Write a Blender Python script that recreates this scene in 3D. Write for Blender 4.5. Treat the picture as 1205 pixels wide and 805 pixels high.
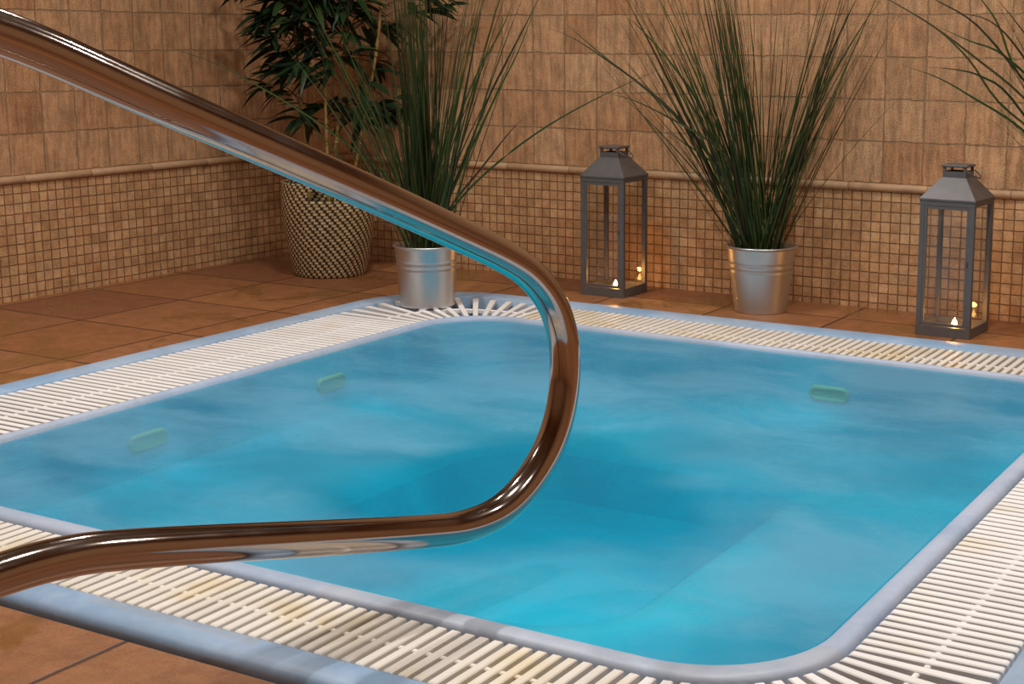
import bpy, bmesh, math, random
from mathutils import Vector, Matrix
PI = math.pi
scn = bpy.context.scene
for o in list(bpy.data.objects):
    bpy.data.objects.remove(o)
COL = scn.collection

# ------------------------------------------------------------------ camera
cam = bpy.data.cameras.new('camera')
cam.lens = 50.835; cam.sensor_width = 36.0; cam.sensor_fit = 'HORIZONTAL'
cam.shift_x = -0.14506; cam.shift_y = -0.04433
cam.clip_start = 0.02
camo = bpy.data.objects.new('camera', cam); COL.objects.link(camo)
PITCH, ROLL, YAW = 0.176589, 0.006541, 0.492653
fw = Vector((-math.sin(YAW)*math.cos(PITCH), math.cos(YAW)*math.cos(PITCH), -math.sin(PITCH)))
rt = Vector((math.cos(YAW), math.sin(YAW), 0)); up = rt.cross(fw)
r2 = rt*math.cos(ROLL) + up*math.sin(ROLL); u2 = -rt*math.sin(ROLL) + up*math.cos(ROLL)
mw = Matrix((r2, u2, -fw)).transposed().to_4x4(); mw.translation = (3.78223, -4.10162, 0.8)
camo.matrix_world = mw
scn.camera = camo

# ------------------------------------------------------------------ light and exposure
scn.view_settings.view_transform = 'Standard'
scn.view_settings.look = 'None'
scn.view_settings.exposure = 0.0
scn.view_settings.gamma = 1.0
scn.view_settings.use_curve_mapping = False
W = bpy.data.worlds.new('world'); scn.world = W; W.use_nodes = True
W.node_tree.nodes['Background'].inputs[0].default_value = (1.0, 0.86, 0.72, 1)
W.node_tree.nodes['Background'].inputs[1].default_value = 0.05

def area(name, loc, sx, sy, power, color=(1, 0.93, 0.85), spread=150, rot=(0, 0, 0), shape='RECTANGLE'):
    l = bpy.data.lights.new(name, 'AREA'); l.shape = shape
    l.size = sx
    if shape == 'RECTANGLE': l.size_y = sy
    l.energy = power; l.color = color; l.spread = math.radians(spread)
    o = bpy.data.objects.new(name, l); COL.objects.link(o); o.location = loc; o.rotation_euler = rot
    return o
CEIL = 2.45
for i, (x, y, pw) in enumerate([(1.5, -1.15, 12), (2.9, -1.15, 13), (1.3, -2.2, 19), (2.9, -2.3, 17),
                                (4.1, -1.2, 12), (4.1, -2.9, 11), (0.8, -3.3, 10)]):
    area('ceiling_spot', (x, y, CEIL - 0.02), 0.11, 0.11, pw, (1, 0.945, 0.885), 160, shape='DISK')

# ------------------------------------------------------------------ material helpers
def mat(name):
    m = bpy.data.materials.new(name); m.use_nodes = True
    nt = m.node_tree; b = nt.nodes['Principled BSDF']
    return m, nt, b
class NT:
    """small helper for building math chains"""
    def __init__(s, nt): s.nt = nt
    def n(s, t, **kw):
        x = s.nt.nodes.new(t)
        for k, v in kw.items(): setattr(x, k, v)
        return x
    def link(s, a, b): s.nt.links.new(a, b)
    def m(s, op, a, b=None, c=None, clamp=False):
        x = s.n('ShaderNodeMath', operation=op); x.use_clamp = clamp
        for i, v in enumerate((a, b, c)):
            if v is None: continue
            if isinstance(v, (int, float)): x.inputs[i].default_value = v
            else: s.link(v, x.inputs[i])
        return x.outputs[0]
    def mix(s, f, a, b, blend='MIX'):
        x = s.n('ShaderNodeMix', data_type='RGBA', blend_type=blend)
        for sock, v in ((x.inputs[0], f), (x.inputs[6], a), (x.inputs[7], b)):
            if isinstance(v, (int, float)): sock.default_value = v
            elif isinstance(v, tuple): sock.default_value = (*v, 1) if len(v) == 3 else v
            else: s.link(v, sock)
        return x.outputs[2]
    def noise(s, scale, detail=3, rough=0.55, vec=None, dist=0.0):
        x = s.n('ShaderNodeTexNoise'); x.inputs['Scale'].default_value = scale
        x.inputs['Detail'].default_value = detail; x.inputs['Roughness'].default_value = rough
        x.inputs['Distortion'].default_value = dist
        if vec is not None: s.link(vec, x.inputs['Vector'])
        return x
    def smooth(s, v, a, b, c=0.0, d=1.0):
        x = s.n('ShaderNodeMapRange', interpolation_type='SMOOTHSTEP')
        s.link(v, x.inputs[0])
        for i, q in enumerate((a, b, c, d)): x.inputs[i+1].default_value = q
        return x.outputs[0]
    def comb(s, x, y, z=0.0):
        k = s.n('ShaderNodeCombineXYZ')
        for i, v in enumerate((x, y, z)):
            if isinstance(v, (int, float)): k.inputs[i].default_value = v
            else: s.link(v, k.inputs[i])
        return k.outputs[0]
    def scalevec(s, v, sc):
        k = s.n('ShaderNodeMapping'); k.inputs['Scale'].default_value = sc; s.link(v, k.inputs[0]); return k.outputs[0]
    def bump(s, h, b, strength=0.5, dist=0.002):
        k = s.n('ShaderNodeBump'); k.inputs['Strength'].default_value = strength; k.inputs['Distance'].default_value = dist
        s.link(h, k.inputs['Height']); s.link(k.outputs[0], b.inputs['Normal'])

def simple(name, col, rough=0.5, metal=0.0, noise=0.0, nscale=20, bump=0.0, spec=None):
    m, nt, b = mat(name); N = NT(nt)
    b.inputs['Base Color'].default_value = (*col, 1); b.inputs['Roughness'].default_value = rough
    b.inputs['Metallic'].default_value = metal
    if spec is not None: b.inputs['Specular IOR Level'].default_value = spec
    if noise or bump:
        tc = N.n('ShaderNodeTexCoord'); no = N.noise(nscale, 4, 0.6, tc.outputs['Object'])
        if noise:
            d = tuple(c*(1-noise) for c in col); l = tuple(min(1, c*(1+noise)) for c in col)
            N.link(N.mix(no.outputs[0], d, l), b.inputs['Base Color'])
        if bump: N.bump(no.outputs[0], b, bump, 0.002)
    return m

def tile_mat(name, axis, T, u0, v0, cols, grout, gw, wob, horiz='Z', rough=0.65, bump=0.6, bdist=0.003, var=1.0, streak=True, spec=0.4):
    """square tiles with uneven edges; axis / horiz name the world axes the courses follow"""
    m, nt, b = mat(name); N = NT(nt)
    g = N.n('ShaderNodeNewGeometry'); sep = N.n('ShaderNodeSeparateXYZ'); N.link(g.outputs['Position'], sep.inputs[0])
    pos = g.outputs['Position']
    w1 = N.noise(22/ (T/0.123), 3, 0.6, pos); w2 = N.noise(140, 3, 0.6, pos)
    sc = N.n('ShaderNodeSeparateColor'); N.link(w1.outputs['Color'], sc.inputs[0])
    sc2 = N.n('ShaderNodeSeparateColor'); N.link(w2.outputs['Color'], sc2.inputs[0])
    def coord(a, o, k):
        v = N.m('DIVIDE', N.m('SUBTRACT', sep.outputs[a], o), T)
        cell = N.m('FLOOR', v)
        vw = N.m('ADD', v, N.m('MULTIPLY', N.m('SUBTRACT', sc.outputs[k], 0.5), wob))
        vw = N.m('ADD', vw, N.m('MULTIPLY', N.m('SUBTRACT', sc2.outputs[k], 0.5), wob*0.8))
        f = N.m('FRACT', vw)
        return N.m('FLOOR', vw), N.m('MINIMUM', f, N.m('SUBTRACT', 1.0, f))
    cu, eu = coord(axis, u0, 0); cv, ev = coord(horiz, v0, 1)
    e = N.m('MINIMUM', eu, ev)
    mask = N.smooth(e, gw*0.35, gw)                       # 0 grout, 1 tile
    wn = N.n('ShaderNodeTexWhiteNoise', noise_dimensions='2D'); N.link(N.comb(cu, cv), wn.inputs['Vector'])
    ramp = N.n('ShaderNodeValToRGB')
    el = ramp.color_ramp.elements
    el[0].position = 0; el[0].color = (*cols[0], 1); el[1].position = 1; el[1].color = (*cols[-1], 1)
    for i, c in enumerate(cols[1:-1]):
        k = el.new((i+1)/(len(cols)-1)); k.color = (*c, 1)
    N.link(wn.outputs['Value'], ramp.inputs[0])
    col = ramp.outputs[0]
    sv = N.scalevec(pos, (60, 60, 8)) if streak else N.scalevec(pos, (25, 25, 25))
    n1 = N.noise(1.0, 4, 0.65, sv)
    n2 = N.noise(14, 4, 0.65, pos)
    n3 = N.noise(260, 3, 0.6, pos)
    t = N.m('MULTIPLY', N.m('ADD', N.m('ADD', N.m('MULTIPLY', n1.outputs[0], 0.9), N.m('MULTIPLY', n2.outputs[0], 0.55)), N.m('MULTIPLY', n3.outputs[0], 1.0)), 0.408)
    fac = N.smooth(t, 0.38, 0.62, 1-0.42*var, 1+0.38*var)
    hs = N.n('ShaderNodeHueSaturation'); N.link(col, hs.inputs['Color']); N.link(fac, hs.inputs['Value'])
    n4 = N.noise(45, 4, 0.7, pos)
    red = N.mix(N.smooth(n4.outputs[0], 0.45, 0.68, 0.0, 0.5), hs.outputs[0], (0.90, 0.62, 0.50), 'MULTIPLY')
    N.link(N.mix(mask, grout, red), b.inputs['Base Color'])
    b.inputs['Roughness'].default_value = rough; b.inputs['Specular IOR Level'].default_value = spec
    h = N.m('ADD', mask, N.m('MULTIPLY', t, 0.8)); h = N.m('ADD', h, N.m('MULTIPLY', wn.outputs['Value'], 0.25))
    N.bump(h, b, bump, bdist)
    return m, N, b, pos

T = 0.12344; MT = T/4
WC = [(0.466, 0.261, 0.126), (0.528, 0.305, 0.156), (0.566, 0.336, 0.174), (0.453, 0.235, 0.108), (0.591, 0.362, 0.192)]
MC = [(0.478, 0.275, 0.13), (0.556, 0.33, 0.162), (0.607, 0.378, 0.188), (0.517, 0.281, 0.13), (0.646, 0.412, 0.22)]
WG = (0.44, 0.27, 0.145); MG = (0.27, 0.135, 0.06)
m_wl = tile_mat('tumbled_tile_left', 'Y', T, -0.0832, 0.3793, WC, WG, 0.021, 0.10, bump=1.0, bdist=0.007)[0]
m_wb = tile_mat('tumbled_tile_back', 'X', T, 0.9688, 0.3793, WC, WG, 0.021, 0.10, bump=1.0, bdist=0.007)[0]
m_ml = tile_mat('mosaic_left', 'Y', MT, -0.0832, 0.3555, MC, MG, 0.068, 0.13, bump=1.0, bdist=0.004, var=0.7, streak=False)[0]
m_mb = tile_mat('mosaic_back', 'X', MT, 0.9688, 0.3555, MC, MG, 0.068, 0.13, bump=1.0, bdist=0.004, var=0.7, streak=False)[0]
m_wx = tile_mat('tumbled_tile_side', 'Y', T, 0, 0.3793, WC, WG, 0.021, 0.10, bump=1.0, bdist=0.007)[0]
m_wy = tile_mat('tumbled_tile_front', 'X', T, 0, 0.3793, WC, WG, 0.021, 0.10, bump=1.0, bdist=0.007)[0]
FC = [(0.27, 0.11, 0.042), (0.33, 0.145, 0.055), (0.22, 0.085, 0.040), (0.37, 0.17, 0.065)]
m_floor, N, b, pos = tile_mat('terracotta_floor', 'X', 0.3745, 0.0425, -0.2, FC, (0.075, 0.032, 0.014), 0.017, 0.012,
                              horiz='Y', rough=0.42, bump=0.35, bdist=0.004, var=0.5, streak=False, spec=0.5)
nz = N.noise(3.5, 4, 0.6, pos, 0.8)                       # damp patches left by bathers
wet = N.smooth(nz.outputs[0], 0.55, 0.62)
N.link(N.m('SUBTRACT', 0.5, N.m('MULTIPLY', wet, 0.28)), b.inputs['Roughness'])
old = b.inputs['Base Color'].links[0].from_socket
N.link(N.mix(N.m('MULTIPLY', wet, 0.45), old, (0.17, 0.085, 0.02)), b.inputs['Base Color'])

m_trim = simple('bead_stone', (0.50, 0.31, 0.175), 0.55, 0, 0.25, 26, 0.3)
m_ceil = simple('ceiling_plaster', (0.42, 0.29, 0.18), 0.8, 0, 0.1, 6)

def rim_mat(name, a, bcol, block=0.0):
    m, nt, b = mat(name); N = NT(nt)
    g = N.n('ShaderNodeNewGeometry'); n = N.noise(5, 4, 0.6, N.scalevec(g.outputs['Position'], (1, 1, 1)), 0.5)
    n2 = N.noise(60, 3, 0.6, g.outputs['Position'])
    f = N.m('ADD', N.m('MULTIPLY', n.outputs[0], 0.8), N.m('MULTIPLY', n2.outputs[0], 0.2))
    c = N.mix(N.smooth(f, 0.38, 0.62), a, bcol)
    if block:                                            # laid in blocks of slightly different tint
        sep = N.n('ShaderNodeSeparateXYZ'); N.link(g.outputs['Position'], sep.inputs[0])
        wn = N.n('ShaderNodeTexWhiteNoise', noise_dimensions='2D')
        N.link(N.comb(N.m('FLOOR', N.m('DIVIDE', sep.outputs[0], block)), N.m('FLOOR', N.m('DIVIDE', sep.outputs[1], block))), wn.inputs['Vector'])
        hs = N.n('ShaderNodeHueSaturation'); N.link(c, hs.inputs['Color'])
        N.link(N.m('ADD', 0.90, N.m('MULTIPLY', wn.outputs['Value'], 0.18)), hs.inputs['Value'])
        N.link(N.m('ADD', 0.8, N.m('MULTIPLY', wn.outputs['Value'], 0.35)), hs.inputs['Saturation']); c = hs.outputs[0]
    N.link(c, b.inputs['Base Color'])
    b.inputs['Roughness'].default_value = 0.42
    N.bump(n2.outputs[0], b, 0.12, 0.001)
    return m
m_rim = rim_mat('pale_blue_rim', (0.27, 0.41, 0.59), (0.37, 0.50, 0.68), 0.31)
m_lip = rim_mat('pale_blue_lip', (0.36, 0.45, 0.60), (0.46, 0.53, 0.66), 0.27)
m_basin = rim_mat('turquoise_basin', (0.25, 0.52, 0.70), (0.29, 0.56, 0.74))
m_gutter = simple('gutter_shell', (0.045, 0.043, 0.032), 0.6, 0, 0.3, 30)  # near-black: shade seen in the slat gaps is put into the colour

def slat_mat(name, base, stain, lo, hi):
    m, nt, b = mat(name); N = NT(nt)
    g = N.n('ShaderNodeNewGeometry')
    n = N.noise(5.5, 3, 0.6, g.outputs['Position'], 0.4); n2 = N.noise(90, 3, 0.6, g.outputs['Position'])
    c = N.mix(N.smooth(n.outputs[0], lo, hi), base, stain)
    rnd = N.m('MULTIPLY', g.outputs['Random Per Island'], 0.08)
    hs = N.n('ShaderNodeHueSaturation'); N.link(c, hs.inputs['Color']); N.link(N.m('SUBTRACT', 1.03, rnd), hs.inputs['Value'])
    N.link(hs.outputs[0], b.inputs['Base Color']); b.inputs['Roughness'].default_value = 0.45
    N.bump(n2.outputs[0], b, 0.1, 0.001)
    return m
m_slat = slat_mat('white_grating_plastic', (0.87, 0.865, 0.86), (0.84, 0.78, 0.66), 0.55, 0.75)
m_cream = slat_mat('yellowed_grating_plastic', (0.84, 0.80, 0.735), (0.77, 0.67, 0.47), 0.45, 0.68)

m_steel = simple('polished_steel', (0.48, 0.425, 0.39), 0.18, 1.0)
m, nt, b = m_steel, m_steel.node_tree, m_steel.node_tree.nodes['Principled BSDF']; N = NT(nt)
tc = N.n('ShaderNodeTexCoord'); n = N.noise(9, 4, 0.6, tc.outputs['Object'])
N.link(N.smooth(n.outputs[0], 0.35, 0.7, 0.08, 0.15), b.inputs['Roughness'])
m_zinc = simple('galvanised_steel', (0.62, 0.65, 0.66), 0.38, 1.0, 0.08, 14, 0.05)
m_iron = simple('grey_lantern_metal', (0.145, 0.138, 0.14), 0.42, 0.35, 0.15, 40, 0.08)
m_soil = simple('dark_potting_soil', (0.015, 0.013, 0.010), 0.95, 0, 0.5, 80, 0.8)
m_wax = simple('white_wax', (0.85, 0.70, 0.50), 0.5)
m_tin = simple('candle_tin', (0.7, 0.68, 0.66), 0.3, 1.0)
m_cane = simple('tan_cane', (0.30, 0.19, 0.055), 0.55, 0, 0.25, 30, 0.1)
m_twig = simple('brown_twig', (0.085, 0.05, 0.025), 0.7, 0, 0.2, 30)

def emis(name, col, st):
    m = bpy.data.materials.new(name); m.use_nodes = True; nt = m.node_tree; nt.nodes.clear()
    e = nt.nodes.new('ShaderNodeEmission'); e.inputs[0].default_value = (*col, 1); e.inputs[1].default_value = st
    o = nt.nodes.new('ShaderNodeOutputMaterial'); nt.links.new(e.outputs[0], o.inputs[0]); return m
m_flame = emis('candle_flame', (1.0, 0.50, 0.13), 30)

def leaf_mat(name, cols, rough=0.45):
    m, nt, b = mat(name); N = NT(nt); g = N.n('ShaderNodeNewGeometry')
    r = N.n('ShaderNodeValToRGB'); el = r.color_ramp.elements
    el[0].color = (*cols[0], 1); el[1].color = (*cols[-1], 1)
    for i, c in enumerate(cols[1:-1]): k = el.new((i+1)/(len(cols)-1)); k.color = (*c, 1)
    N.link(g.outputs['Random Per Island'], r.inputs[0]); N.link(r.outputs[0], b.inputs['Base Color'])
    b.inputs['Roughness'].default_value = rough; b.inputs['Specular IOR Level'].default_value = 0.35
    return m
m_grass = leaf_mat('grass_leaf', [(0.010, 0.030, 0.007), (0.025, 0.065, 0.011), (0.050, 0.070, 0.014), (0.050, 0.030, 0.013), (0.010, 0.026, 0.009)])
m_leaf = leaf_mat('bamboo_leaf', [(0.007, 0.022, 0.010), (0.011, 0.032, 0.012), (0.024, 0.050, 0.012), (0.006, 0.017, 0.010)], 0.4)

m = bpy.data.materials.new('lantern_glass'); m.use_nodes = True; nt = m.node_tree; nt.nodes.clear(); N = NT(nt); m_glass = m
def schlick(N, f0, normal=None):
    lw = N.n('ShaderNodeLayerWeight'); lw.inputs[0].default_value = 0.5
    if normal is not None: N.link(normal, lw.inputs['Normal'])
    return N.m('ADD', f0, N.m('MULTIPLY', N.m('POWER', lw.outputs['Facing'], 5.0), 1-f0))
fr = schlick(N, 0.03)
tr = N.n('ShaderNodeBsdfTransparent'); tr.inputs[0].default_value = (0.955, 0.96, 0.955, 1)
gl = N.n('ShaderNodeBsdfGlossy'); gl.inputs['Roughness'].default_value = 0.04
mx = N.n('ShaderNodeMixShader'); N.link(fr, mx.inputs[0]); N.link(tr.outputs[0], mx.inputs[1]); N.link(gl.outputs[0], mx.inputs[2])
out = N.n('ShaderNodeOutputMaterial'); N.link(mx.outputs[0], out.inputs[0])

# water: clear rippled surface, drifting clouds of fine air bubbles, absorbing body
m = bpy.data.materials.new('spa_water'); m.use_nodes = True; nt = m.node_tree; nt.nodes.clear(); N = NT(nt); m_water = m
g = N.n('ShaderNodeNewGeometry'); pos = g.outputs['Position']
wv = N.noise(2.2, 2, 0.5, pos)
vm = N.n('ShaderNodeVectorMath', operation='MULTIPLY_ADD'); N.link(wv.outputs['Color'], vm.inputs[0]); vm.inputs[1].default_value = (0.5, 0.5, 0); N.link(pos, vm.inputs[2])
mp = N.n('ShaderNodeMapping'); mp.inputs['Rotation'].default_value = (0, 0, 0.9); mp.inputs['Scale'].default_value = (1.0, 2.0, 1)
N.link(vm.outputs[0], mp.inputs[0])
nb = N.noise(1.7, 5, 0.5, mp.outputs[0]); nf = N.noise(30, 4, 0.7, pos)
cl = N.m('ADD', N.m('MULTIPLY', nb.outputs[0], 0.88), N.m('MULTIPLY', nf.outputs[0], 0.12))
milk = N.smooth(cl, 0.36, 0.64, 0.16, 0.58)
# the bubbles rise from the benches, the middle over the footwell stays clearer
sep = N.n('ShaderNodeSeparateXYZ'); N.link(vm.outputs[0], sep.inputs[0])
dx = N.m('DIVIDE', N.m('SUBTRACT', sep.outputs[0], 2.42+0.25), 0.42); dy = N.m('DIVIDE', N.m('SUBTRACT', sep.outputs[1], -2.02+0.25), 0.47)
rr2 = N.m('SQRT', N.m('ADD', N.m('MULTIPLY', dx, dx), N.m('MULTIPLY', dy, dy)))
milk = N.m('MULTIPLY', milk, N.smooth(rr2, 0.70, 1.12, 0.02, 1.0))
tr = N.n('ShaderNodeBsdfTransparent'); tr.inputs[0].default_value = (0.82, 0.99, 1.0, 1)
dd = N.n('ShaderNodeBsdfDiffuse'); dd.inputs[0].default_value = (0.25, 0.465, 0.63, 1)
dt = N.n('ShaderNodeBsdfTranslucent'); dt.inputs[0].default_value = (0.35, 0.85, 0.95, 1)
df = N.n('ShaderNodeMixShader'); df.inputs[0].default_value = 0.4; N.link(dd.outputs[0], df.inputs[1]); N.link(dt.outputs[0], df.inputs[2])
m1 = N.n('ShaderNodeMixShader'); N.link(milk, m1.inputs[0]); N.link(tr.outputs[0], m1.inputs[1]); N.link(df.outputs[0], m1.inputs[2])
rip = N.noise(40, 4, 0.6, pos, 0.6); bp = N.n('ShaderNodeBump'); bp.inputs['Strength'].default_value = 0.3; bp.inputs['Distance'].default_value = 0.01
N.link(rip.outputs[0], bp.inputs['Height'])
gl = N.n('ShaderNodeBsdfGlossy'); gl.inputs['Roughness'].default_value = 0.35; N.link(bp.outputs[0], gl.inputs['Normal'])
m2 = N.n('ShaderNodeMixShader'); N.link(N.m('MULTIPLY', schlick(N, 0.02, bp.outputs[0]), 0.22), m2.inputs[0]); N.link(m1.outputs[0], m2.inputs[1]); N.link(gl.outputs[0], m2.inputs[2])
va = N.n('ShaderNodeVolumeAbsorption'); va.inputs['Color'].default_value = (0.0, 0.983, 0.994, 1); va.inputs['Density'].default_value = 5.0
out = N.n('ShaderNodeOutputMaterial'); N.link(m2.outputs[0], out.inputs[0]); N.link(va.outputs[0], out.inputs['Volume'])

# woven basket: slanting pale stitches over dark fibre
m, nt, b = mat('woven_basket'); N = NT(nt); m_basket = m
tc = N.n('ShaderNodeTexCoord'); sep = N.n('ShaderNodeSeparateXYZ'); N.link(tc.outputs['Object'], sep.inputs[0])
ang = N.m('ARCTAN2', sep.outputs[1], sep.outputs[0])
row = N.m('DIVIDE', sep.outputs[2], 0.0098); rf = N.m('FLOOR', row); rv = N.m('FRACT', row)
uu = N.m('ADD', N.m('MULTIPLY', ang, 38/(2*PI)), N.m('MULTIPLY', rf, 0.33))
wn = N.n('ShaderNodeTexWhiteNoise', noise_dimensions='2D'); N.link(N.comb(N.m('FLOOR', uu), rf), wn.inputs['Vector'])
fu = N.m('FRACT', N.m('ADD', uu, N.m('MULTIPLY', wn.outputs[0], 0.10)))
du = N.m('ABSOLUTE', N.m('SUBTRACT', fu, 0.5)); dv = N.m('ABSOLUTE', N.m('SUBTRACT', rv, 0.5))
dash = N.m('MULTIPLY', N.smooth(du, 0.26, 0.36, 1, 0), N.smooth(dv, 0.34, 0.52, 1, 0))
pale = N.mix(wn.outputs[0], (0.48, 0.34, 0.16), (0.64, 0.48, 0.26))
N.link(N.mix(dash, (0.030, 0.020, 0.012), pale), b.inputs['Base Color']); b.inputs['Roughness'].default_value = 0.7
N.bump(dash, b, 0.9, 0.004)

# ------------------------------------------------------------------ object helpers
def empty(name, loc=(0, 0, 0), rz=0, label=None, cat=None, group=None):
    o = bpy.data.objects.new(name, None); COL.objects.link(o); o.location = loc; o.rotation_euler = (0, 0, rz)
    o.empty_display_size = 0.05
    tag(o, label, cat, group, 'thing'); return o
def tag(o, label=None, cat=None, group=None, kind=None):
    if label: o['label'] = label
    if cat: o['category'] = cat
    if group: o['group'] = group
    if kind: o['kind'] = kind
    return o
def obj(name, bm, m, parent=None, smooth=False, bevel=0.0, seg=2):
    me = bpy.data.meshes.new(name); bm.normal_update(); bm.to_mesh(me); bm.free()
    for mm in (m if isinstance(m, (list, tuple)) else [m]): me.materials.append(mm)
    if smooth:
        for p in me.polygons: p.use_smooth = True
    o = bpy.data.objects.new(name, me); COL.objects.link(o)
    if parent: o.parent = parent
    if bevel:
        md = o.modifiers.new('bevel', 'BEVEL'); md.width = bevel; md.segments = seg; md.limit_method = 'ANGLE'
    return o
def box(bm, x0, x1, y0, y1, z0, z1):
    v = [bm.verts.new(p) for p in ((x0,y0,z0),(x1,y0,z0),(x1,y1,z0),(x0,y1,z0),(x0,y0,z1),(x1,y0,z1),(x1,y1,z1),(x0,y1,z1))]
    for f in ((0,3,2,1),(4,5,6,7),(0,1,5,4),(1,2,6,5),(2,3,7,6),(3,0,4,7)): bm.faces.new([v[i] for i in f])
def loft(bm, loops, close=True, cap0=False, cap1=False):
    R = [[bm.verts.new(p) for p in L] for L in loops]
    n = len(R[0])
    for a, b in zip(R[:-1], R[1:]):
        for i in range(n if close else n-1):
            j = (i+1) % n
            bm.faces.new((a[i], a[j], b[j], b[i]))
    if cap0: bm.faces.new(list(reversed(R[0])))
    if cap1: bm.faces.new(R[-1])
    return R
def lathe(bm, prof, seg=48, cap0=False, cap1=False, c=(0, 0)):
    return loft(bm, [[(c[0]+r*math.cos(2*PI*i/seg), c[1]+r*math.sin(2*PI*i/seg), z) for i in range(seg)] for r, z in prof], True, cap0, cap1)
def tube(bm, pts, r, sides=12, cap=True, r1=None):
    pts = [Vector(p) for p in pts]; n = len(pts); loops = []; prev = None
    for i, p in enumerate(pts):
        d = (pts[min(i+1, n-1)] - pts[max(i-1, 0)]).normalized()
        if prev is None:
            a = Vector((0, 0, 1)) if abs(d.z) < 0.9 else Vector((1, 0, 0)); a = (a - d*a.dot(d)).normalized()
        else: a = (prev - d*prev.dot(d)).normalized()
        prev = a; bb = d.cross(a); rr = r if r1 is None else r + (r1-r)*i/(n-1)
        loops.append([p + (a*math.cos(2*PI*k/sides) + bb*math.sin(2*PI*k/sides))*rr for k in range(sides)])
    loft(bm, loops, True, cap, cap)
def catmull(pts, k=6):
    P = [Vector(p) for p in pts]; P = [P[0]*2-P[1]] + P + [P[-1]*2-P[-2]]; out = []
    for i in range(1, len(P)-2):
        for j in range(k):
            t = j/k; a, b, c, d = P[i-1], P[i], P[i+1], P[i+2]
            out.append(0.5*((2*b) + (c-a)*t + (2*a-5*b+4*c-d)*t*t + (3*b-a-3*c+d)*t**3))
    out.append(P[-2]); return out
def rr(x0, x1, y0, y1, R, z, n=14):
    pts = []
    for cx, cy, a0 in ((x1-R, y1-R, 0), (x0+R, y1-R, PI/2), (x0+R, y0+R, PI), (x1-R, y0+R, 1.5*PI)):
        for i in range(n+1):
            a = a0 + PI/2*i/n; pts.append((cx+R*math.cos(a), cy+R*math.sin(a), z))
    return pts

# ------------------------------------------------------------------ room shell
RX, FY = 5.4, -5.6
def wall(name, corners, lower, upper, zsplit=0.367):
    bm = bmesh.new(); (ax, ay), (bx, by), (nx, ny) = corners
    th = 0.12
    def quad(z0, z1, mi):
        v = [bm.verts.new(p) for p in ((ax,ay,z0),(bx,by,z0),(bx,by,z1),(ax,ay,z1))]
        f = bm.faces.new(v); f.material_index = mi
    quad(-0.002, zsplit, 0); quad(zsplit, CEIL, 1)
    # the wall's own thickness behind the face
    for z0, z1 in ((-0.002, CEIL),):
        o = [(ax-nx*th, ay-ny*th), (bx-nx*th, by-ny*th)]
        v = [bm.verts.new(p) for p in ((*o[0], z0), (*o[1], z0), (*o[1], z1), (*o[0], z1))]
        f = bm.faces.new(v[::-1]); f.material_index = 1
    return tag(obj(name, bm, [lower, upper]), kind='structure')
wall('wall_left', ((0, FY), (0, 0), (1, 0)), m_ml, m_wl)
wall('wall_back', ((0, 0), (RX, 0), (0, -1)), m_mb, m_wb)
wall('wall_right', ((RX, 0), (RX, FY), (-1, 0)), m_wx, m_wx)
wall('wall_front', ((RX, FY), (0, FY), (0, 1)), m_wy, m_wy)
bm = bmesh.new(); box(bm, -0.1, RX+0.1, FY-0.1, 0.1, CEIL, CEIL+0.1); tag(obj('ceiling', bm, m_ceil), kind='structure')
OX0, OX1, OY0, OY1 = 0.942, 3.44, -2.825, -0.432            # outside of the pool rim
OR = 0.33
def nloop(z): return rr(OX0-0.005, OX1+0.005, OY0-0.005, OY1+0.005, OR+0.003, z)
bm = bmesh.new()
inner = nloop(0.0); outl = []
n = len(inner)
cxm, cym = (OX0+OX1)/2, (OY0+OY1)/2
for (x, y, z) in inner:                                      # project on the room rectangle
    dx, dy = x-cxm, y-cym; t = 1e9
    if dx > 1e-9: t = min(t, (RX-cxm)/dx)
    if dx < -1e-9: t = min(t, (0-cxm)/dx)
    if dy > 1e-9: t = min(t, (0-cym)/dy)
    if dy < -1e-9: t = min(t, (FY-cym)/dy)
    outl.append((cxm+dx*t, cym+dy*t, 0.0))
R = loft(bm, [outl, inner, [(x, y, -0.12) for x, y, z in inner]])
# room corners
for cx, cy in ((0, 0), (RX, 0), (RX, FY), (0, FY)):
    best = None
    for i in range(n):
        j = (i+1) % n; a, b2 = R[0][i].co, R[0][j].co
        if (abs(a.x-cx) < 1e-6 and abs(b2.y-cy) < 1e-6 and abs(a.x-b2.x) > 1e-6 and abs(a.y-b2.y) > 1e-6) or \
           (abs(a.y-cy) < 1e-6 and abs(b2.x-cx) < 1e-6 and abs(a.x-b2.x) > 1e-6 and abs(a.y-b2.y) > 1e-6):
            best = (i, j)
    if best: bm.faces.new((R[0][best[0]], bm.verts.new((cx, cy, 0)), R[0][best[1]]))
tag(obj('floor', bm, m_floor), kind='structure')
# half-round bead between the large tiles and the mosaic
def bead(name, p0, p1, nrm, L=0.247):
    bm = bmesh.new(); d = (Vector(p1)-Vector(p0)); tot = d.length; d.normalize(); s = 0.0; k = 0; rn = random.Random(5)
    while s < tot:
        e = min(s+L, tot); j = rn.uniform(-0.0007, 0.0007); loops = []
        for q, sh in ((s+0.0006, 0.86), (s+0.003, 1.0), (e-0.003, 1.0), (e-0.0006, 0.86)):
            c = Vector(p0)+d*q
            loops.append([c + Vector(nrm)*(math.cos(a)*0.0125*sh + j) + Vector((0, 0, math.sin(a)*0.0122*sh)) for a in [-PI/2+PI*i/10 for i in range(11)]])
        loft(bm, loops, False); s = e
    return tag(obj(name, bm, m_trim, smooth=True), kind='structure')
bead('trim_1', (0, FY, 0.3668), (0, 0, 0.3668), (1, 0, 0))
bead('trim_2', (0, 0, 0.3668), (RX, 0, 0.3668), (0, -1, 0))

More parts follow.
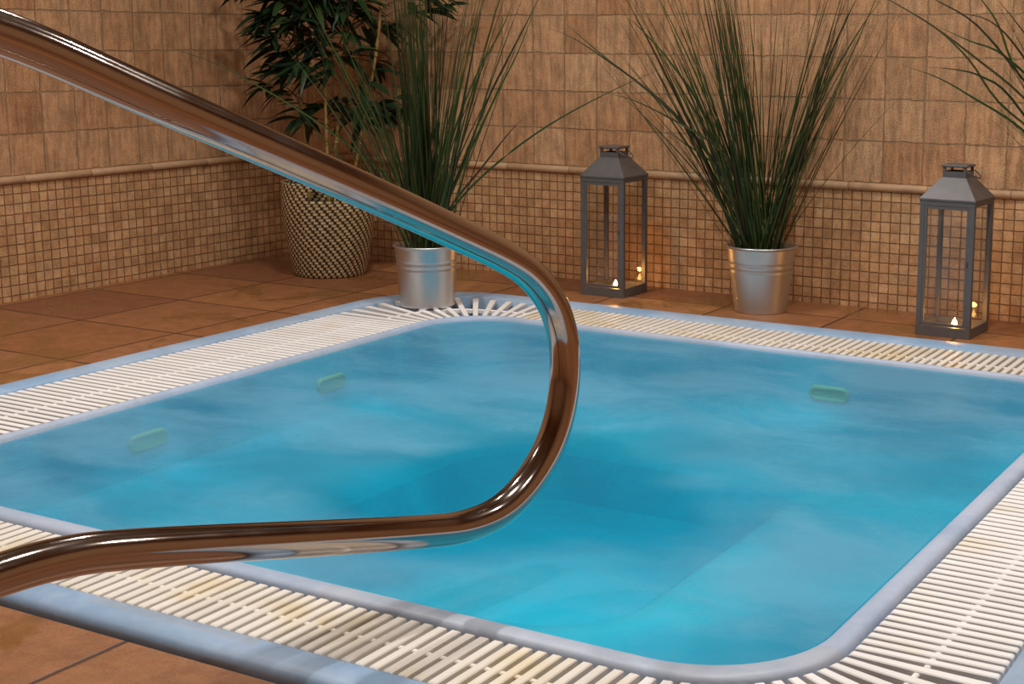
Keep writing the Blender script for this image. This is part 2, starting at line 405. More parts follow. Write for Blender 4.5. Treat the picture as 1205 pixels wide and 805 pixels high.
# ------------------------------------------------------------------ whirlpool
SX0, SX1, SY0, SY1 = 1.029, 3.358, -2.765, -0.534            # outer ends of the grating
LX0, LX1, LY0, LY1 = 1.322, 3.163, -2.612, -0.752            # inner ends of the grating
QX0, QX1, QY0, QY1 = 1.348, 3.118, -2.558, -0.772            # water's edge
SR, LR, QR = 0.25, 0.20, 0.18
pool = empty('whirlpool_tub', (cxm, cym, 0), 0, 'sunken square whirlpool tub with pale blue rim, full of turquoise water', 'whirlpool')
def rel(L): return [(x-cxm, y-cym, z) for x, y, z in L]
bm = bmesh.new()
def orr(i, z): return rel(rr(OX0+i, OX1-i, OY0+i, OY1-i, OR-i*0.6, z))
loft(bm, [orr(0, -0.06), orr(0, 0.004), orr(0.003, 0.0105), orr(0.009, 0.0155), orr(0.018, 0.0185), orr(0.028, 0.0195),
          rel(rr(SX0-0.006, SX1+0.006, SY0-0.006, SY1+0.006, SR, 0.0195)), rel(rr(SX0-0.002, SX1+0.002, SY0-0.002, SY1+0.002, SR, 0.016)),
          rel(rr(SX0-0.001, SX1+0.001, SY0-0.001, SY1+0.001, SR, -0.10))])
obj('outer_rim', bm, m_rim, pool, True)
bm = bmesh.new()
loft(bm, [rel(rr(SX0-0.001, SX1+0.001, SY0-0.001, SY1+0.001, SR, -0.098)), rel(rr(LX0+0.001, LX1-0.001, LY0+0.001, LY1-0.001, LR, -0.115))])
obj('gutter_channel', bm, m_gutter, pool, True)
bm = bmesh.new()
def blend(t, z, w=0.0):
    a = (LX0+0.002, LX1-0.002, LY0+0.002, LY1-0.002, LR); q = (QX0, QX1, QY0, QY1, QR)
    v = [a[i]+(q[i]-a[i])*t for i in range(5)]; return rel(rr(v[0], v[1], v[2], v[3], v[4], z))
loft(bm, [blend(0, -0.12), blend(0, 0.012), blend(0.08, 0.0185), blend(0.22, 0.0215), blend(0.45, 0.0222), blend(0.7, 0.0195), blend(0.88, 0.0145), blend(1.0, 0.006)])
obj('overflow_lip', bm, m_lip, pool, True)
FXA, FXB, FYA, FYB, FR = 1.82, 2.63, -2.19, -1.28, 0.20      # edge of the footwell between the benches
def basin_loops(e=0.0):
    def q(i, z): return rr(QX0+i-e, QX1-i+e, QY0+i-e, QY1-i+e, QR, z)
    def f(i, z, R=FR): return rr(FXA+i-e, FXB-i+e, FYA+i-e, FYB-i+e, R, z)
    return [q(0, 0.006), q(0.006, -0.03), q(0.014, -0.10-e), q(0.03, -0.135-e), q(0.07, -0.15-e), f(-0.06, -0.156-e), f(-0.02, -0.165-e),
            f(0.0, -0.178-e), f(0.035, -0.23-e), f(0.06, -0.268-e), f(0.10, -0.290-e), f(0.16, -0.296-e)]
bm = bmesh.new(); loft(bm, [rel(L) for L in basin_loops()], True, False, True)
obj('basin', bm, m_basin, pool, True)
def nozzle(p, nrm):
    bm = bmesh.new(); lathe(bm, [(0.0, 0.003), (0.010, 0.003), (0.012, 0.006), (0.017, 0.006), (0.021, 0.0), (0.021, -0.004)], 32)
    for v in bm.verts: v.co.x += 0.034 if v.co.x > 0 else -0.034
    d = Vector((0, 0, 1)).cross(Vector(nrm))                   # long side level
    rot = Matrix((d, Vector((0, 0, 1)), Vector(nrm))).transposed().to_4x4(); rot.translation = Vector((p[0]-cxm, p[1]-cym, p[2]))
    bmesh.ops.transform(bm, matrix=rot, verts=bm.verts)
    obj('jet_nozzle', bm, m_nozzle, pool, True)
m_nozzle = simple('beige_nozzle', (0.95, 0.42, 0.24), 0.4)
nozzle((1.359, -1.945, -0.070), (1, 0, 0)); nozzle((1.359, -1.35, -0.066), (1, 0, 0)); nozzle((2.485, -0.784, -0.078), (0, -1, 0))

bm = bmesh.new()
L = basin_loops(-0.0015); L[0] = [(x, y, 0.0105) for x, y, z in L[0]]
Rr = loft(bm, L, True, False, True)
top = L[0]; prev = Rr[0]; cw = ((QX0+QX1)/2, (QY0+QY1)/2)
for k in range(1, 10):
    s = 1-k/10
    cur = [bm.verts.new((cw[0]+(x-cw[0])*s, cw[1]+(y-cw[1])*s, z)) for x, y, z in top]
    for i in range(len(cur)):
        j = (i+1) % len(cur); bm.faces.new((prev[j], prev[i], cur[i], cur[j]))
    prev = cur
bm.faces.new(prev)
bmesh.ops.recalc_face_normals(bm, faces=bm.faces)
tag(obj('pool_water', bm, m_water), 'turquoise bubbling water filling the whirlpool tub', 'water', kind='stuff')

# grating round the gutter
GZ, GT, GW = 0.0165, 0.012, 0.0140
def slat(bm, a, b, w0=GW, w1=GW, z=GZ):
    a = Vector((*a, 0)); b = Vector((*b, 0)); d = (b-a); L = d.length; d.normalize(); s = Vector((-d.y, d.x, 0)); c = 0.0016
    loops = []
    for q, inset, dz in ((0, 0, c), (c*1.6, 0, 0), (L-c*1.6, 0, 0), (L, 0, c)):
        p = a + d*q; w = (w0+(w1-w0)*q/L)/2
        loops.append([p + s*x + Vector((0, 0, zz)) for x, zz in ((-w, z-GT), (w, z-GT), (w, z-c-dz), (w-c, z-dz), (-w+c, z-dz), (-w, z-c-dz))])
    loft(bm, loops, True, True, True)
def grating(label, slats, spine, m_slat=m_slat, w1=GW):
    c = [sum(v)/len(slats)/2 for v in zip(*[(a[0]+b[0], a[1]+b[1]) for a, b in slats])]
    t = empty('gutter_grating', (c[0], c[1], 0), 0, label, 'grating', 'grating sections round the tub')
    bm = bmesh.new()
    for a, b in slats: slat(bm, (a[0]-c[0], a[1]-c[1]), (b[0]-c[0], b[1]-c[1]), GW, w1)
    obj('slat_panel', bm, m_slat, t)
    bm = bmesh.new(); n = len(spine)
    for p, q in zip(spine[:-1], spine[1:]): slat(bm, (p[0]-c[0], p[1]-c[1]), (q[0]-c[0], q[1]-c[1]), 0.009, 0.009, GZ-0.003)
    obj('spine', bm, m_slat, t)
LCX0, LCX1, LCY0, LCY1 = LX0+LR, LX1-LR, LY0+LR, LY1-LR      # corner centres
def run(a, b, pitch):
    n = max(1, round(abs(b-a)/pitch)); return [a+(b-a)*(i+0.5)/n for i in range(n)]
G = 0.003
sx = LX0 + (SX0-LX0)*0.45
grating('white slatted grating along the left side of the tub', [((LX0-G, y), (SX0+G, y)) for y in run(LCY0, LCY1, 0.0245)], [(sx, LCY0), (sx, LCY1)])
sx = LX1 + (SX1-LX1)*0.52
grating('white slatted grating along the right side of the tub', [((LX1+G, y), (SX1-G, y)) for y in run(LCY0, LCY1, 0.0229)], [(sx, LCY0), (sx, LCY1)])
sy = LY1 + (SY1-LY1)*0.42
grating('cream slatted grating along the back of the tub, below the lanterns', [((x, LY1+G), (x, SY1-G)) for x in run(LCX0, LCX1, 0.0229)], [(LCX0, sy), (LCX1, sy)], m_cream)
sy = LY0 + (SY0-LY0)*0.50
grating('cream slatted grating along the front edge of the tub, under the handrail', [((x, LY0-G), (x, SY0+G)) for x in run(LCX0, LCX1, 0.0229)], [(LCX0, sy), (LCX1, sy)], m_cream)
def fan(cx, cy, a0, label, f):
    xs = (SX0+G, SX1-G); ys = (SY0+G, SY1-G); sl = []; sp = []
    n = 14
    for i in range(n):
        a = a0 + PI/2*(i+0.5)/n; dx, dy = math.cos(a), math.sin(a); t = LR+G; t1 = t
        def inside(t):
            x, y = cx+dx*t, cy+dy*t
            if not (xs[0] < x < xs[1] and ys[0] < y < ys[1]): return False
            for kx, sgx in ((xs[0]+SR, -1), (xs[1]-SR, 1)):
                for ky, sgy in ((ys[0]+SR, -1), (ys[1]-SR, 1)):
                    if (x-kx)*sgx > 0 and (y-ky)*sgy > 0 and math.hypot(x-kx, y-ky) > SR: return False
            return True
        while inside(t1+0.002): t1 += 0.002
        sl.append(((cx+dx*t, cy+dy*t), (cx+dx*t1, cy+dy*t1)))
        q = t + (t1-t)*f; sp.append((cx+dx*q, cy+dy*q))
    grating(label, sl, sp, w1=0.0185)
fan(LCX0, LCY1, PI/2, 'fan shaped corner of the grating at the back left, under the steel pot', 0.45)
fan(LCX1, LCY0, 1.5*PI, 'fan shaped corner of the grating at the front right of the tub', 0.5)
fan(LCX1, LCY1, 0, 'fan shaped corner of the grating at the back right of the tub', 0.45)
fan(LCX0, LCY0, PI, 'fan shaped corner of the grating at the front left of the tub', 0.45)

# ------------------------------------------------------------------ handrail
TH = math.radians(79); CC = 3.0814
def rp(s, z): return Vector((CC*math.sin(TH)+s*math.cos(TH), -CC*math.cos(TH)+s*math.sin(TH), z))
path = [(-3.32, 0.002), (-3.32, 0.3), (-3.32, 0.62), (-3.312, 0.8), (-3.27, 0.9), (-3.19, 0.952), (-3.07, 0.948), (-2.9, 0.896),
        (-2.76, 0.846), (-2.5988, 0.8022), (-2.4375, 0.7333), (-2.2408, 0.6495), (-2.1258, 0.6), (-1.9978, 0.5425), (-1.9269, 0.5098), (-1.8764, 0.4818),
        (-1.8409, 0.4517), (-1.8162, 0.4195), (-1.8011, 0.3861), (-1.7936, 0.3517), (-1.7936, 0.3023), (-1.8054, 0.2528), (-1.828, 0.2109), (-1.8635, 0.1744),
        (-1.9054, 0.1485), (-1.9505, 0.1367), (-2.0075, 0.1367), (-2.0688, 0.1475), (-2.1827, 0.1722), (-2.4031, 0.2217), (-2.5042, 0.2432), (-2.5622, 0.2528),
        (-2.6250, 0.2550), (-2.6900, 0.2480), (-2.7370, 0.2180), (-2.7600, 0.1650), (-2.7660, 0.0900), (-2.7660, 0.002)]
rail = empty('handrail', tuple(rp(-2.7660, 0)), 0, 'polished steel tube handrail looping over the near edge of the pool', 'handrail')
base = Vector(rail.location)
bm = bmesh.new(); pts = catmull([rp(s, z)-base for s, z in path], 8)
# even spacing and a light smoothing keep the bends round
for _ in range(3):
    pts = [pts[0]] + [(pts[i-1]+pts[i]*2+pts[i+1])/4 for i in range(1, len(pts)-1)] + [pts[-1]]
tube(bm, pts, 0.0227, 40, True); obj('rail_tube', bm, m_steel, rail, True)
for s in (-2.7660, -3.32):
    q = rp(s, 0)-base; bm = bmesh.new()
    lathe(bm, [(0.0228, 0.013), (0.036, 0.011), (0.043, 0.006), (0.045, 0.0005)], 36, c=(q.x, q.y)); obj('floor_flange', bm, m_steel, rail, True)

# ------------------------------------------------------------------ potted grasses
def ribbon(bm, pts, w, fold=0.25, face=None, taper=0.35):
    """one grass blade: a folded strip that narrows to a point"""
    pts = [Vector(p) for p in pts]; n = len(pts); rows = []
    for i, p in enumerate(pts):
        d = (pts[min(i+1, n-1)]-pts[max(i-1, 0)]).normalized()
        a = face - d*face.dot(d)
        if a.length < 1e-3: a = Vector((1, 0, 0))
        a.normalize(); nn = d.cross(a); t = i/(n-1)
        ww = w*(0.75+0.25*min(1, t*5))*(1 if t < taper else max(0.06, 1-((t-taper)/(1-taper))**1.6))/2
        rows.append((p - a*ww, p + nn*ww*fold, p + a*ww))
    R = [[bm.verts.new(q) for q in r] for r in rows]
    for A, B in zip(R[:-1], R[1:]):
        for k in range(2): bm.faces.new((A[k], A[k+1], B[k+1], B[k]))
VR = Vector((math.cos(YAW), math.sin(YAW), 0)); VF = Vector((-math.sin(YAW), math.cos(YAW), 0))
def steel_pot(rb, rtp, h, root):
    bm = bmesh.new()
    def R(z): return rb + (rtp-0.003-rb)*z/h
    prof = [(rb-0.012, 0.006), (rb-0.006, 0.004), (rb-0.004, 0.0), (rb+0.001, 0.0), (rb+0.002, 0.004), (R(0.01), 0.01)]
    for zz in (h*0.64, h*0.73):
        prof += [(R(zz-0.008), zz-0.008), (R(zz-0.006), zz-0.006), (R(zz-0.003)-0.0008, zz-0.003), (R(zz)-0.0014, zz), (R(zz+0.003)-0.0008, zz+0.003), (R(zz+0.006), zz+0.006), (R(zz+0.008), zz+0.008)]
    prof += [(R(h-0.009), h-0.009), (R(h-0.006), h-0.006), (rtp, h-0.006), (rtp+0.0022, h-0.003), (rtp+0.001, h), (rtp-0.003, h+0.0005), (rtp-0.005, h-0.003),
             (R(h-0.02)-0.002, h-0.02), (rb-0.004, 0.02), (rb-0.03, 0.008)]
    lathe(bm, prof, 64, True, True); obj('pot', bm, m_zinc, root, True)
    bm = bmesh.new(); rs = R(h*0.78)-0.0035
    lathe(bm, [(rs, h*0.70), (rs, h*0.78), (rs*0.6, h*0.79), (0.006, h*0.795)], 40, True, True)
    obj('soil', bm, m_soil, root)
def grass(root, h, seed, lean, special, n=170, zmax=0.98):
    rn = random.Random(seed); bm = bmesh.new(); o = Vector(root.location)
    z0 = h*0.78
    for i in range(n):
        a = rn.uniform(0, 2*PI); r = 0.046*math.sqrt(rn.random())
        b0 = Vector((r*math.cos(a), r*math.sin(a), z0))
        lx, ln = lean(rn)                                      # sideways reach at the tip and blade length
        dp = rn.gauss(0, 0.09)
        b0 += VR*(lx*0.06)
        end = VR*lx + VF*dp
        bend = rn.uniform(0.05, 0.45)
        m = 9; pts = []
        for k in range(m+1):
            t = k/m; q = b0 + end*((1-bend)*t + bend*t*t) + Vector((0, 0, ln*(t - 0.06*bend*t*t*(1+3*abs(lx)))))
            pts.append(q)
        # keep the tips clear of the wall
        for q in pts:
            if o.y+q.y > -0.012: q.y = -0.012-o.y
        az = rn.uniform(0, PI); ribbon(bm, pts, rn.uniform(0.0034, 0.0062), 0.35, Vector((math.cos(az), math.sin(az), 0)))
    for k, P in enumerate(special):
        P = [Vector(p)-o for p in P]
        P = [Vector((P[0].x*0.4, P[0].y*0.4, z0))] + P[0:]
        for q in P:
            if o.y+q.y > -0.008: q.y = -0.008-o.y
        ribbon(bm, catmull(P, 4), 0.0062, 0.3, (VR*0.75+Vector((0, 0, 0.6))).normalized(), 0.5)
    obj('grass_blades', bm, m_grass, root)
S1 = [[(1.165,-0.713,0.205),(1.109,-0.743,0.355),(1.003,-0.801,0.471),(0.843,-0.886,0.6),(0.663,-0.983,0.713),(0.519,-1.06,0.773)],
 [(1.19,-0.7,0.205),(1.262,-0.661,0.329),(1.373,-0.602,0.449),(1.494,-0.537,0.549),(1.636,-0.461,0.638),(1.808,-0.368,0.729)],
 [(1.19,-0.7,0.205),(1.247,-0.67,0.319),(1.318,-0.631,0.419),(1.387,-0.594,0.518),(1.433,-0.569,0.573)],
 [(1.183,-0.704,0.205),(1.275,-0.654,0.443),(1.343,-0.618,0.628),(1.398,-0.588,0.75),(1.447,-0.562,0.854),(1.486,-0.541,0.942)],
 [(1.19,-0.7,0.205),(1.275,-0.654,0.431),(1.365,-0.606,0.641),(1.42,-0.576,0.762),(1.475,-0.547,0.918)],
 [(1.181,-0.705,0.205),(1.243,-0.672,0.493),(1.311,-0.635,0.689),(1.378,-0.599,0.822),(1.417,-0.578,0.925)]]
S2 = [[(2.006,-0.219,0.18),(1.926,-0.263,0.408),(1.814,-0.323,0.569),(1.715,-0.376,0.666),(1.638,-0.417,0.727),(1.551,-0.463,0.792),(1.476,-0.504,0.83)],
 [(1.998,-0.201,0.178),(1.921,-0.242,0.393),(1.816,-0.299,0.548),(1.71,-0.356,0.659),(1.617,-0.405,0.739),(1.552,-0.44,0.8),(1.498,-0.47,0.853)],
 [(2.014,-0.238,0.196),(1.956,-0.269,0.435),(1.889,-0.305,0.513),(1.801,-0.352,0.57),(1.703,-0.405,0.623),(1.616,-0.452,0.647)],
 [(2.051,-0.195,0.194),(2.113,-0.162,0.422),(2.145,-0.145,0.467),(2.18,-0.126,0.492)],
 [(2.046,-0.198,0.194),(2.143,-0.146,0.546),(2.216,-0.107,0.719),(2.278,-0.073,0.841),(2.334,-0.043,0.933)],
 [(2.031,-0.183,0.191),(2.125,-0.133,0.545),(2.186,-0.1,0.743),(2.237,-0.073,0.878),(2.262,-0.059,0.933)],
 [(1.995,-0.225,0.193),(1.948,-0.251,0.383),(1.881,-0.287,0.457),(1.814,-0.322,0.507),(1.774,-0.344,0.556)],
 [(1.995,-0.225,0.193),(1.88,-0.287,0.569),(1.791,-0.335,0.728),(1.714,-0.376,0.825),(1.677,-0.396,0.861)]]
S3 = [[(3.072,-0.225,0.25),(2.962,-0.284,0.494),(2.828,-0.356,0.656),(2.719,-0.415,0.753),(2.614,-0.471,0.837),(2.523,-0.52,0.896),(2.465,-0.551,0.932)],
 [(3.072,-0.202,0.247),(2.898,-0.296,0.514),(2.766,-0.367,0.644),(2.694,-0.405,0.752),(2.614,-0.448,0.833),(2.539,-0.488,0.884)],
 [(3.072,-0.248,0.253),(2.949,-0.314,0.451),(2.827,-0.379,0.581),(2.719,-0.437,0.656),(2.64,-0.479,0.705),(2.557,-0.524,0.737)],
 [(3.078,-0.256,0.254),(2.942,-0.329,0.452),(2.807,-0.401,0.657),(2.738,-0.438,0.71),(2.681,-0.469,0.727),(2.618,-0.503,0.733)],
 [(3.078,-0.199,0.247),(2.913,-0.288,0.602),(2.78,-0.359,0.757),(2.692,-0.406,0.8),(2.614,-0.448,0.838)],
 [(3.082,-0.22,0.25),(2.939,-0.296,0.559),(2.827,-0.357,0.7),(2.715,-0.416,0.838),(2.627,-0.464,0.897),(2.598,-0.479,0.912)],
 [(3.082,-0.185,0.245),(2.941,-0.261,0.579),(2.809,-0.332,0.71),(2.755,-0.361,0.839),(2.714,-0.383,0.903),(2.683,-0.4,0.945)],
 [(3.082,-0.185,0.245),(2.949,-0.257,0.623),(2.813,-0.33,0.822),(2.742,-0.368,0.914)],
 [(3.084,-0.219,0.25),(2.956,-0.287,0.537),(2.824,-0.358,0.758),(2.744,-0.401,0.849),(2.657,-0.448,0.87)]]
def lean1(rn):
    q = rn.random()
    if q < 0.40: return rn.gauss(-0.03, 0.02), rn.uniform(0.75, 1.0)
    if q < 0.66: return rn.uniform(-0.42, -0.05), rn.uniform(0.45, 0.9)
    return rn.uniform(0.0, 0.30), rn.uniform(0.6, 0.98)
def lean2(rn):
    q = rn.random()
    if q < 0.22: return rn.gauss(-0.13, 0.03), rn.uniform(0.75, 1.0)
    if q < 0.66: return rn.uniform(-0.46, -0.10), rn.uniform(0.55, 0.95)
    if q < 0.74: return rn.uniform(-0.08, 0.10), rn.uniform(0.6, 0.95)
    return rn.gauss(0.24, 0.06), rn.uniform(0.5, 1.0)
def lean3(rn):
    if rn.random() < 0.45: return rn.uniform(-0.42, -0.15), rn.uniform(0.45, 0.78)
    return rn.uniform(-0.1, 0.35), rn.uniform(0.6, 0.95)
g1 = empty('potted_grass_plant', (1.175, -0.708, GZ), 0, 'tall grass in a galvanised pot standing on the corner grating behind the handrail', 'potted plant', 'grass plants in steel pots')
steel_pot(0.079, 0.095, 0.183, g1); grass(g1, 0.183, 3, lean1, S1, 190)
g2 = empty('potted_grass_plant', (2.031, -0.206, 0.0), 0, 'tall grass in a galvanised pot on the floor between the two lanterns', 'potted plant', 'grass plants in steel pots')
steel_pot(0.078, 0.1065, 0.199, g2); grass(g2, 0.199, 8, lean2, S2, 200)
g3 = empty('potted_grass_plant', (3.10, -0.21, 0.0), 0, 'drooping grass reaching in from the right edge beside the right lantern', 'potted plant', 'grass plants in steel pots')
steel_pot(0.078, 0.1065, 0.199, g3); grass(g3, 0.199, 12, lean3, S3, 90)

# ------------------------------------------------------------------ leafy cane plant in a woven basket
bk = empty('potted_bamboo_plant', (0.469, -0.324, 0), 0, 'leafy green cane plant in a woven black and cream basket in the corner', 'potted plant')
bm = bmesh.new(); SEG, ROWS, H = 96, 40, 0.318
def br(z): t = z/H; return 0.120 + 0.036*math.sin(min(1, t*1.15)*PI/2) - 0.004*max(0, t-0.75)*4
def hole(i, j):
    a = 360*(i+0.5)/SEG; z = H*(j+0.5)/ROWS
    for c in (301, 121):
        if abs(a-c) < 16 and 0.262 < z < 0.297: return True
    return False
V = [[bm.verts.new((br(H*j/ROWS)*math.cos(2*PI*i/SEG), br(H*j/ROWS)*math.sin(2*PI*i/SEG), H*j/ROWS + 0.001)) for i in range(SEG)] for j in range(ROWS+1)]
for j in range(ROWS):
    for i in range(SEG):
        if hole(i, j): continue
        k = (i+1) % SEG; bm.faces.new((V[j][i], V[j][k], V[j+1][k], V[j+1][i]))
bm.faces.new(list(reversed(V[0])))
ob = obj('basket', bm, m_basket, bk, True)
md = ob.modifiers.new('wall', 'SOLIDIFY'); md.thickness = 0.007; md.offset = -1
bm = bmesh.new()
lathe(bm, [(0.136, 0.20), (0.136, 0.235), (0.08, 0.24), (0.01, 0.242)], 40, True, True); obj('soil', bm, m_soil, bk)
canes = [(-0.02, 0.035, 0.075, 0.055, 1.18, 0.0085), (-0.075, -0.005, -0.10, -0.03, 1.05, 0.006), (0.03, -0.03, 0.02, -0.02, 0.95, 0.006), (0.06, 0.03, 0.20, 0.09, 1.12, 0.006)]
cpts = []
for x0, y0, x1, y1, zt, r in canes:
    bm = bmesh.new(); P = catmull([(x0, y0, 0.235), (x0*0.6+x1*0.4, y0*0.6+y1*0.4, 0.5), (x0*0.2+x1*0.8, y0*0.2+y1*0.8, 0.8), (x1, y1, zt)], 10)
    tube(bm, P, r, 12, True, r*0.7)
    for q in P[3::5]:
        rr_ = r*1.12; tube(bm, [q-Vector((0, 0, 0.004)), q+Vector((0, 0, 0.004))], rr_, 12)
    obj('cane', bm, m_cane, bk, True); cpts.append(P)
def lanceolate(bm, p, d, L, w, droop, rn):
    d = d.normalized(); side = d.cross(Vector((0, 0, 1)))
    if side.length < 0.05: side = Vector((1, 0, 0))
    side.normalize(); tw = rn.uniform(-0.7, 0.7); nrm = side.cross(d); side = (side*math.cos(tw)+nrm*math.sin(tw)).normalized(); nrm = side.cross(d)
    prof = [0.12, 0.62, 0.95, 1.0, 0.82, 0.5, 0.04]; rows = []
    for k, f in enumerate(prof):
        t = k/(len(prof)-1); c = p + d*(L*t) + Vector((0, 0, -droop*L*t*t))
        rows.append((c-side*w*f*0.5+nrm*w*f*0.14, c, c+side*w*f*0.5+nrm*w*f*0.14))
    R = [[bm.verts.new(q) for q in r] for r in rows]
    for A, B in zip(R[:-1], R[1:]):
        for k in range(2): bm.faces.new((A[k], A[k+1], B[k+1], B[k]))
rn = random.Random(21); lb = bmesh.new(); tb = bmesh.new(); o = Vector(bk.location)
tips = []
for i in range(72):                                            # ordinary twigs
    P = rn.choice(cpts[:3] if rn.random() < 0.85 else cpts); q = P[rn.randrange(int(len(P)*0.30), len(P))]
    if rn.random() < 0.55: q = P[rn.randrange(int(len(P)*0.62), len(P))]
    a = rn.uniform(0, 2*PI); L = rn.uniform(0.05, 0.20)
    e = q + Vector((math.cos(a)*L, math.sin(a)*L, rn.uniform(-0.04, 0.12))); tips.append((q, e))
for pt in ((0.28, -0.43, 0.87), (0.33, -0.40, 0.70), (0.36, -0.39, 0.62), (0.40, -0.37, 0.56), (0.62, -0.25, 0.72), (0.68, -0.21, 0.60), (0.70, -0.20, 0.56),
           (0.30, -0.42, 0.80), (0.34, -0.40, 0.76), (0.66, -0.22, 0.84), (0.60, -0.26, 0.90), (0.80, -0.15, 0.93), (0.86, -0.12, 0.95), (0.84, -0.13, 0.90)):
    e = Vector(pt)-o; P = min(cpts, key=lambda P: min((q-e).length for q in P)); q = min(P, key=lambda q: (q-e+Vector((0, 0, 0.05))).length)
    tips.append((q, e))
for q, e in tips:
    if o.y+e.y > -0.10: e.y = -0.10-o.y
    if o.x+e.x < 0.12: e.x = 0.12-o.x
    mid = (q+e)/2 + Vector((0, 0, 0.02)); tube(tb, catmull([q, mid, e], 4), 0.0018, 6, True, 0.0009)
    out = (e-q); out.z *= 0.3; out.normalize()
    for k in range(rn.randint(6, 10)):
        t = rn.uniform(0.35, 1.0); p = q.lerp(e, t)
        a = rn.gauss(0, 0.9); d = Vector((out.x*math.cos(a)-out.y*math.sin(a), out.x*math.sin(a)+out.y*math.cos(a), rn.uniform(-0.45, 0.45)))
        L = rn.uniform(0.08, 0.145); tipp = p + d.normalized()*L
        if o.y+tipp.y > -0.01: d.y = -abs(d.y)
        if o.x+tipp.x < 0.01: d.x = abs(d.x)
        lanceolate(lb, p, d, L, rn.uniform(0.018, 0.030), rn.uniform(0.05, 0.6), rn)
obj('twigs', tb, m_twig, bk, True); obj('foliage', lb, m_leaf, bk, True)

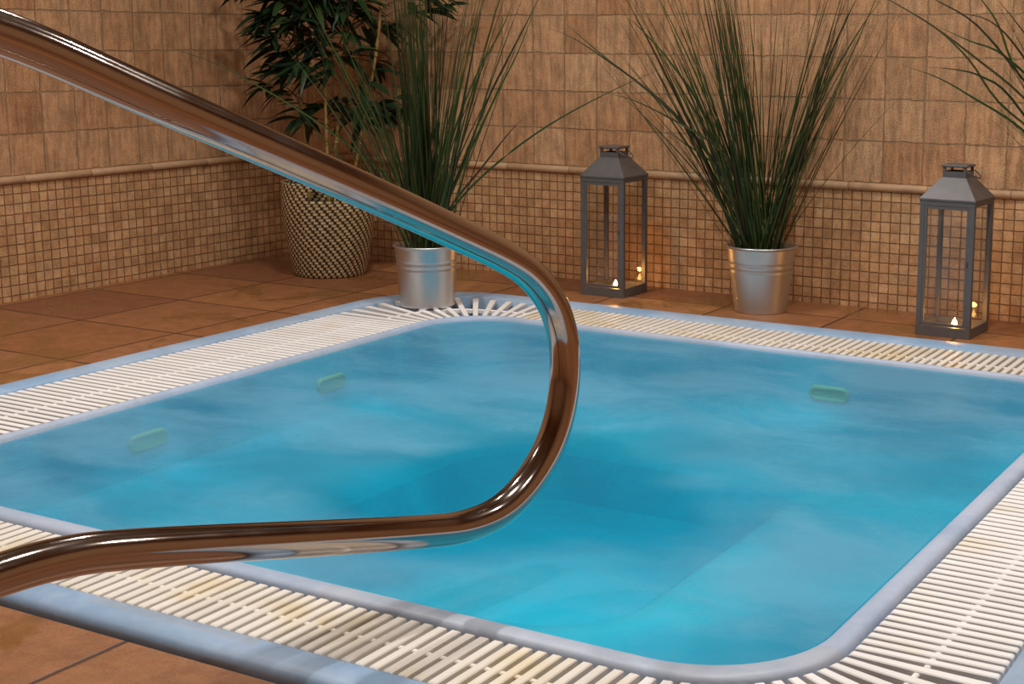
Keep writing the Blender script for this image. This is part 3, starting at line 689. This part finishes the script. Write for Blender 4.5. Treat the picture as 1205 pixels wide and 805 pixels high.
# ------------------------------------------------------------------ lanterns and candles
def lantern(loc, rz, label):
    t = empty('lantern', loc, rz, label, 'lantern', 'grey metal lanterns by the back wall')
    w = 0.0775; pz0, pz1 = 0.028, 0.372
    def sq(a, z): return [(-a, -a, z), (a, -a, z), (a, a, z), (-a, a, z)]
    bm = bmesh.new(); loft(bm, [sq(w, 0.0), sq(w, pz0), sq(w-0.009, pz0), sq(w-0.009, 0.007)], True, True, True)
    obj('base', bm, m_iron, t, False, 0.0008)
    for sx in (-1, 1):
        for sy in (-1, 1):
            bm = bmesh.new(); q = 0.0135
            box(bm, min(sx*w, sx*(w-q)), max(sx*w, sx*(w-q)), min(sy*w, sy*(w-q)), max(sy*w, sy*(w-q)), pz0, pz1); obj('post', bm, m_iron, t, False, 0.001)
    bm = bmesh.new(); loft(bm, [sq(w-0.001, pz1-0.012), sq(w+0.0005, pz1-0.012), sq(w+0.0005, pz1), sq(w-0.0135, pz1), sq(w-0.0135, pz1-0.012), sq(w-0.001, pz1-0.012)])
    bmesh.ops.remove_doubles(bm, verts=bm.verts, dist=1e-6); obj('top_frame', bm, m_iron, t, False, 0.0006)
    bm = bmesh.new(); q = w-0.0135                             # hinged door on the front
    for x0, x1, z0, z1 in ((-q, -q+0.008, 0.03, pz1-0.013), (q-0.008, q, 0.03, pz1-0.013), (-q+0.008, q-0.008, 0.03, 0.038), (-q+0.008, q-0.008, pz1-0.022, pz1-0.013)):
        box(bm, x0, x1, -w+0.001, -w+0.007, z0, z1)
    dr = obj('door_frame', bm, m_iron, t, False, 0.0006)
    bm = bmesh.new(); box(bm, q-0.007, q-0.001, -w-0.004, -w+0.001, 0.2, 0.212); obj('latch', bm, m_iron, dr)
    for k in range(4):
        bm = bmesh.new(); box(bm, -q+0.002, q-0.002, -w+0.008, -w+0.010, 0.0295, pz1-0.0125)
        bmesh.ops.rotate(bm, verts=bm.verts, matrix=Matrix.Rotation(k*PI/2, 3, 'Z'), cent=(0, 0, 0)); obj('glass_pane', bm, m_glass, t)
    bm = bmesh.new(); loft(bm, [sq(w+0.002, pz1+0.0005), sq(w+0.002, pz1+0.006), sq(0.0345, 0.434), sq(0.031, 0.434), sq(w-0.006, pz1+0.004)]); obj('roof', bm, m_iron, t, False, 0.0008)
    bm = bmesh.new(); c = 0.0325                               # vent neck with open slots
    loft(bm, [sq(c, 0.433), sq(c, 0.450), sq(c-0.002, 0.450), sq(c-0.002, 0.433)])
    for sx in (-1, 1):
        for sy in (-1, 1):
            box(bm, min(sx*c, sx*(c-0.007)), max(sx*c, sx*(c-0.007)), min(sy*c, sy*(c-0.007)), max(sy*c, sy*(c-0.007)), 0.449, 0.463)
    obj('vent_neck', bm, m_iron, t)
    bm = bmesh.new(); loft(bm, [sq(c+0.001, 0.461), sq(c+0.004, 0.463), sq(c+0.003, 0.468), sq(0.012, 0.471)], True, True, True); obj('cap', bm, m_iron, t, False, 0.0008)
    bm = bmesh.new(); Rg = 0.030; P = []                       # carrying ring folded down on the right
    for i in range(25):
        a = PI*i/24; P.append((c+0.003 + Rg*math.sin(a)*0.86, Rg*math.cos(a), 0.452 - Rg*math.sin(a)*0.62))
    tube(bm, P, 0.0022, 8); obj('carrying_ring', bm, m_iron, t, True)
    return t
def candle(loc, label):
    t = empty('tealight_candle', loc, 0, label, 'candle', 'tealights burning in the lanterns')
    bm = bmesh.new(); lathe(bm, [(0.0185, 0.0), (0.019, 0.014), (0.0197, 0.0145), (0.0183, 0.0148), (0.018, 0.011)], 28, True); obj('tin_cup', bm, m_tin, t, True)
    bm = bmesh.new(); lathe(bm, [(0.018, 0.006), (0.018, 0.0115), (0.010, 0.0108), (0.002, 0.0108)], 24, True, True); obj('wax', bm, m_wax, t, True)
    bm = bmesh.new(); tube(bm, [(0, 0, 0.0105), (0.0006, 0, 0.016)], 0.0007, 6); obj('wick', bm, m_soil, t)
    bm = bmesh.new(); lathe(bm, [(0.0006, 0.0135), (0.0064, 0.017), (0.0080, 0.021), (0.0060, 0.027), (0.0026, 0.033), (0.0004, 0.038)], 16, True, True); obj('flame', bm, m_flame, t, True)
    l = bpy.data.lights.new('candle_light', 'POINT'); l.energy = 0.42; l.color = (1, 0.42, 0.10); l.shadow_soft_size = 0.008
    lo = bpy.data.objects.new('candle_light', l); COL.objects.link(lo); lo.parent = t; lo.location = (0, 0, 0.050)
    return t
lantern((1.501, -0.165, 0), 0.0, 'grey metal and glass lantern left of the grass pot, by the back wall')
candle((1.512, -0.175, 0.0071), 'lit tealight inside the left lantern')
lantern((2.630, -0.240, 0), math.radians(-3), 'grey metal and glass lantern at the right, by the drooping grass')
candle((2.640, -0.250, 0.0071), 'lit tealight inside the right lantern')
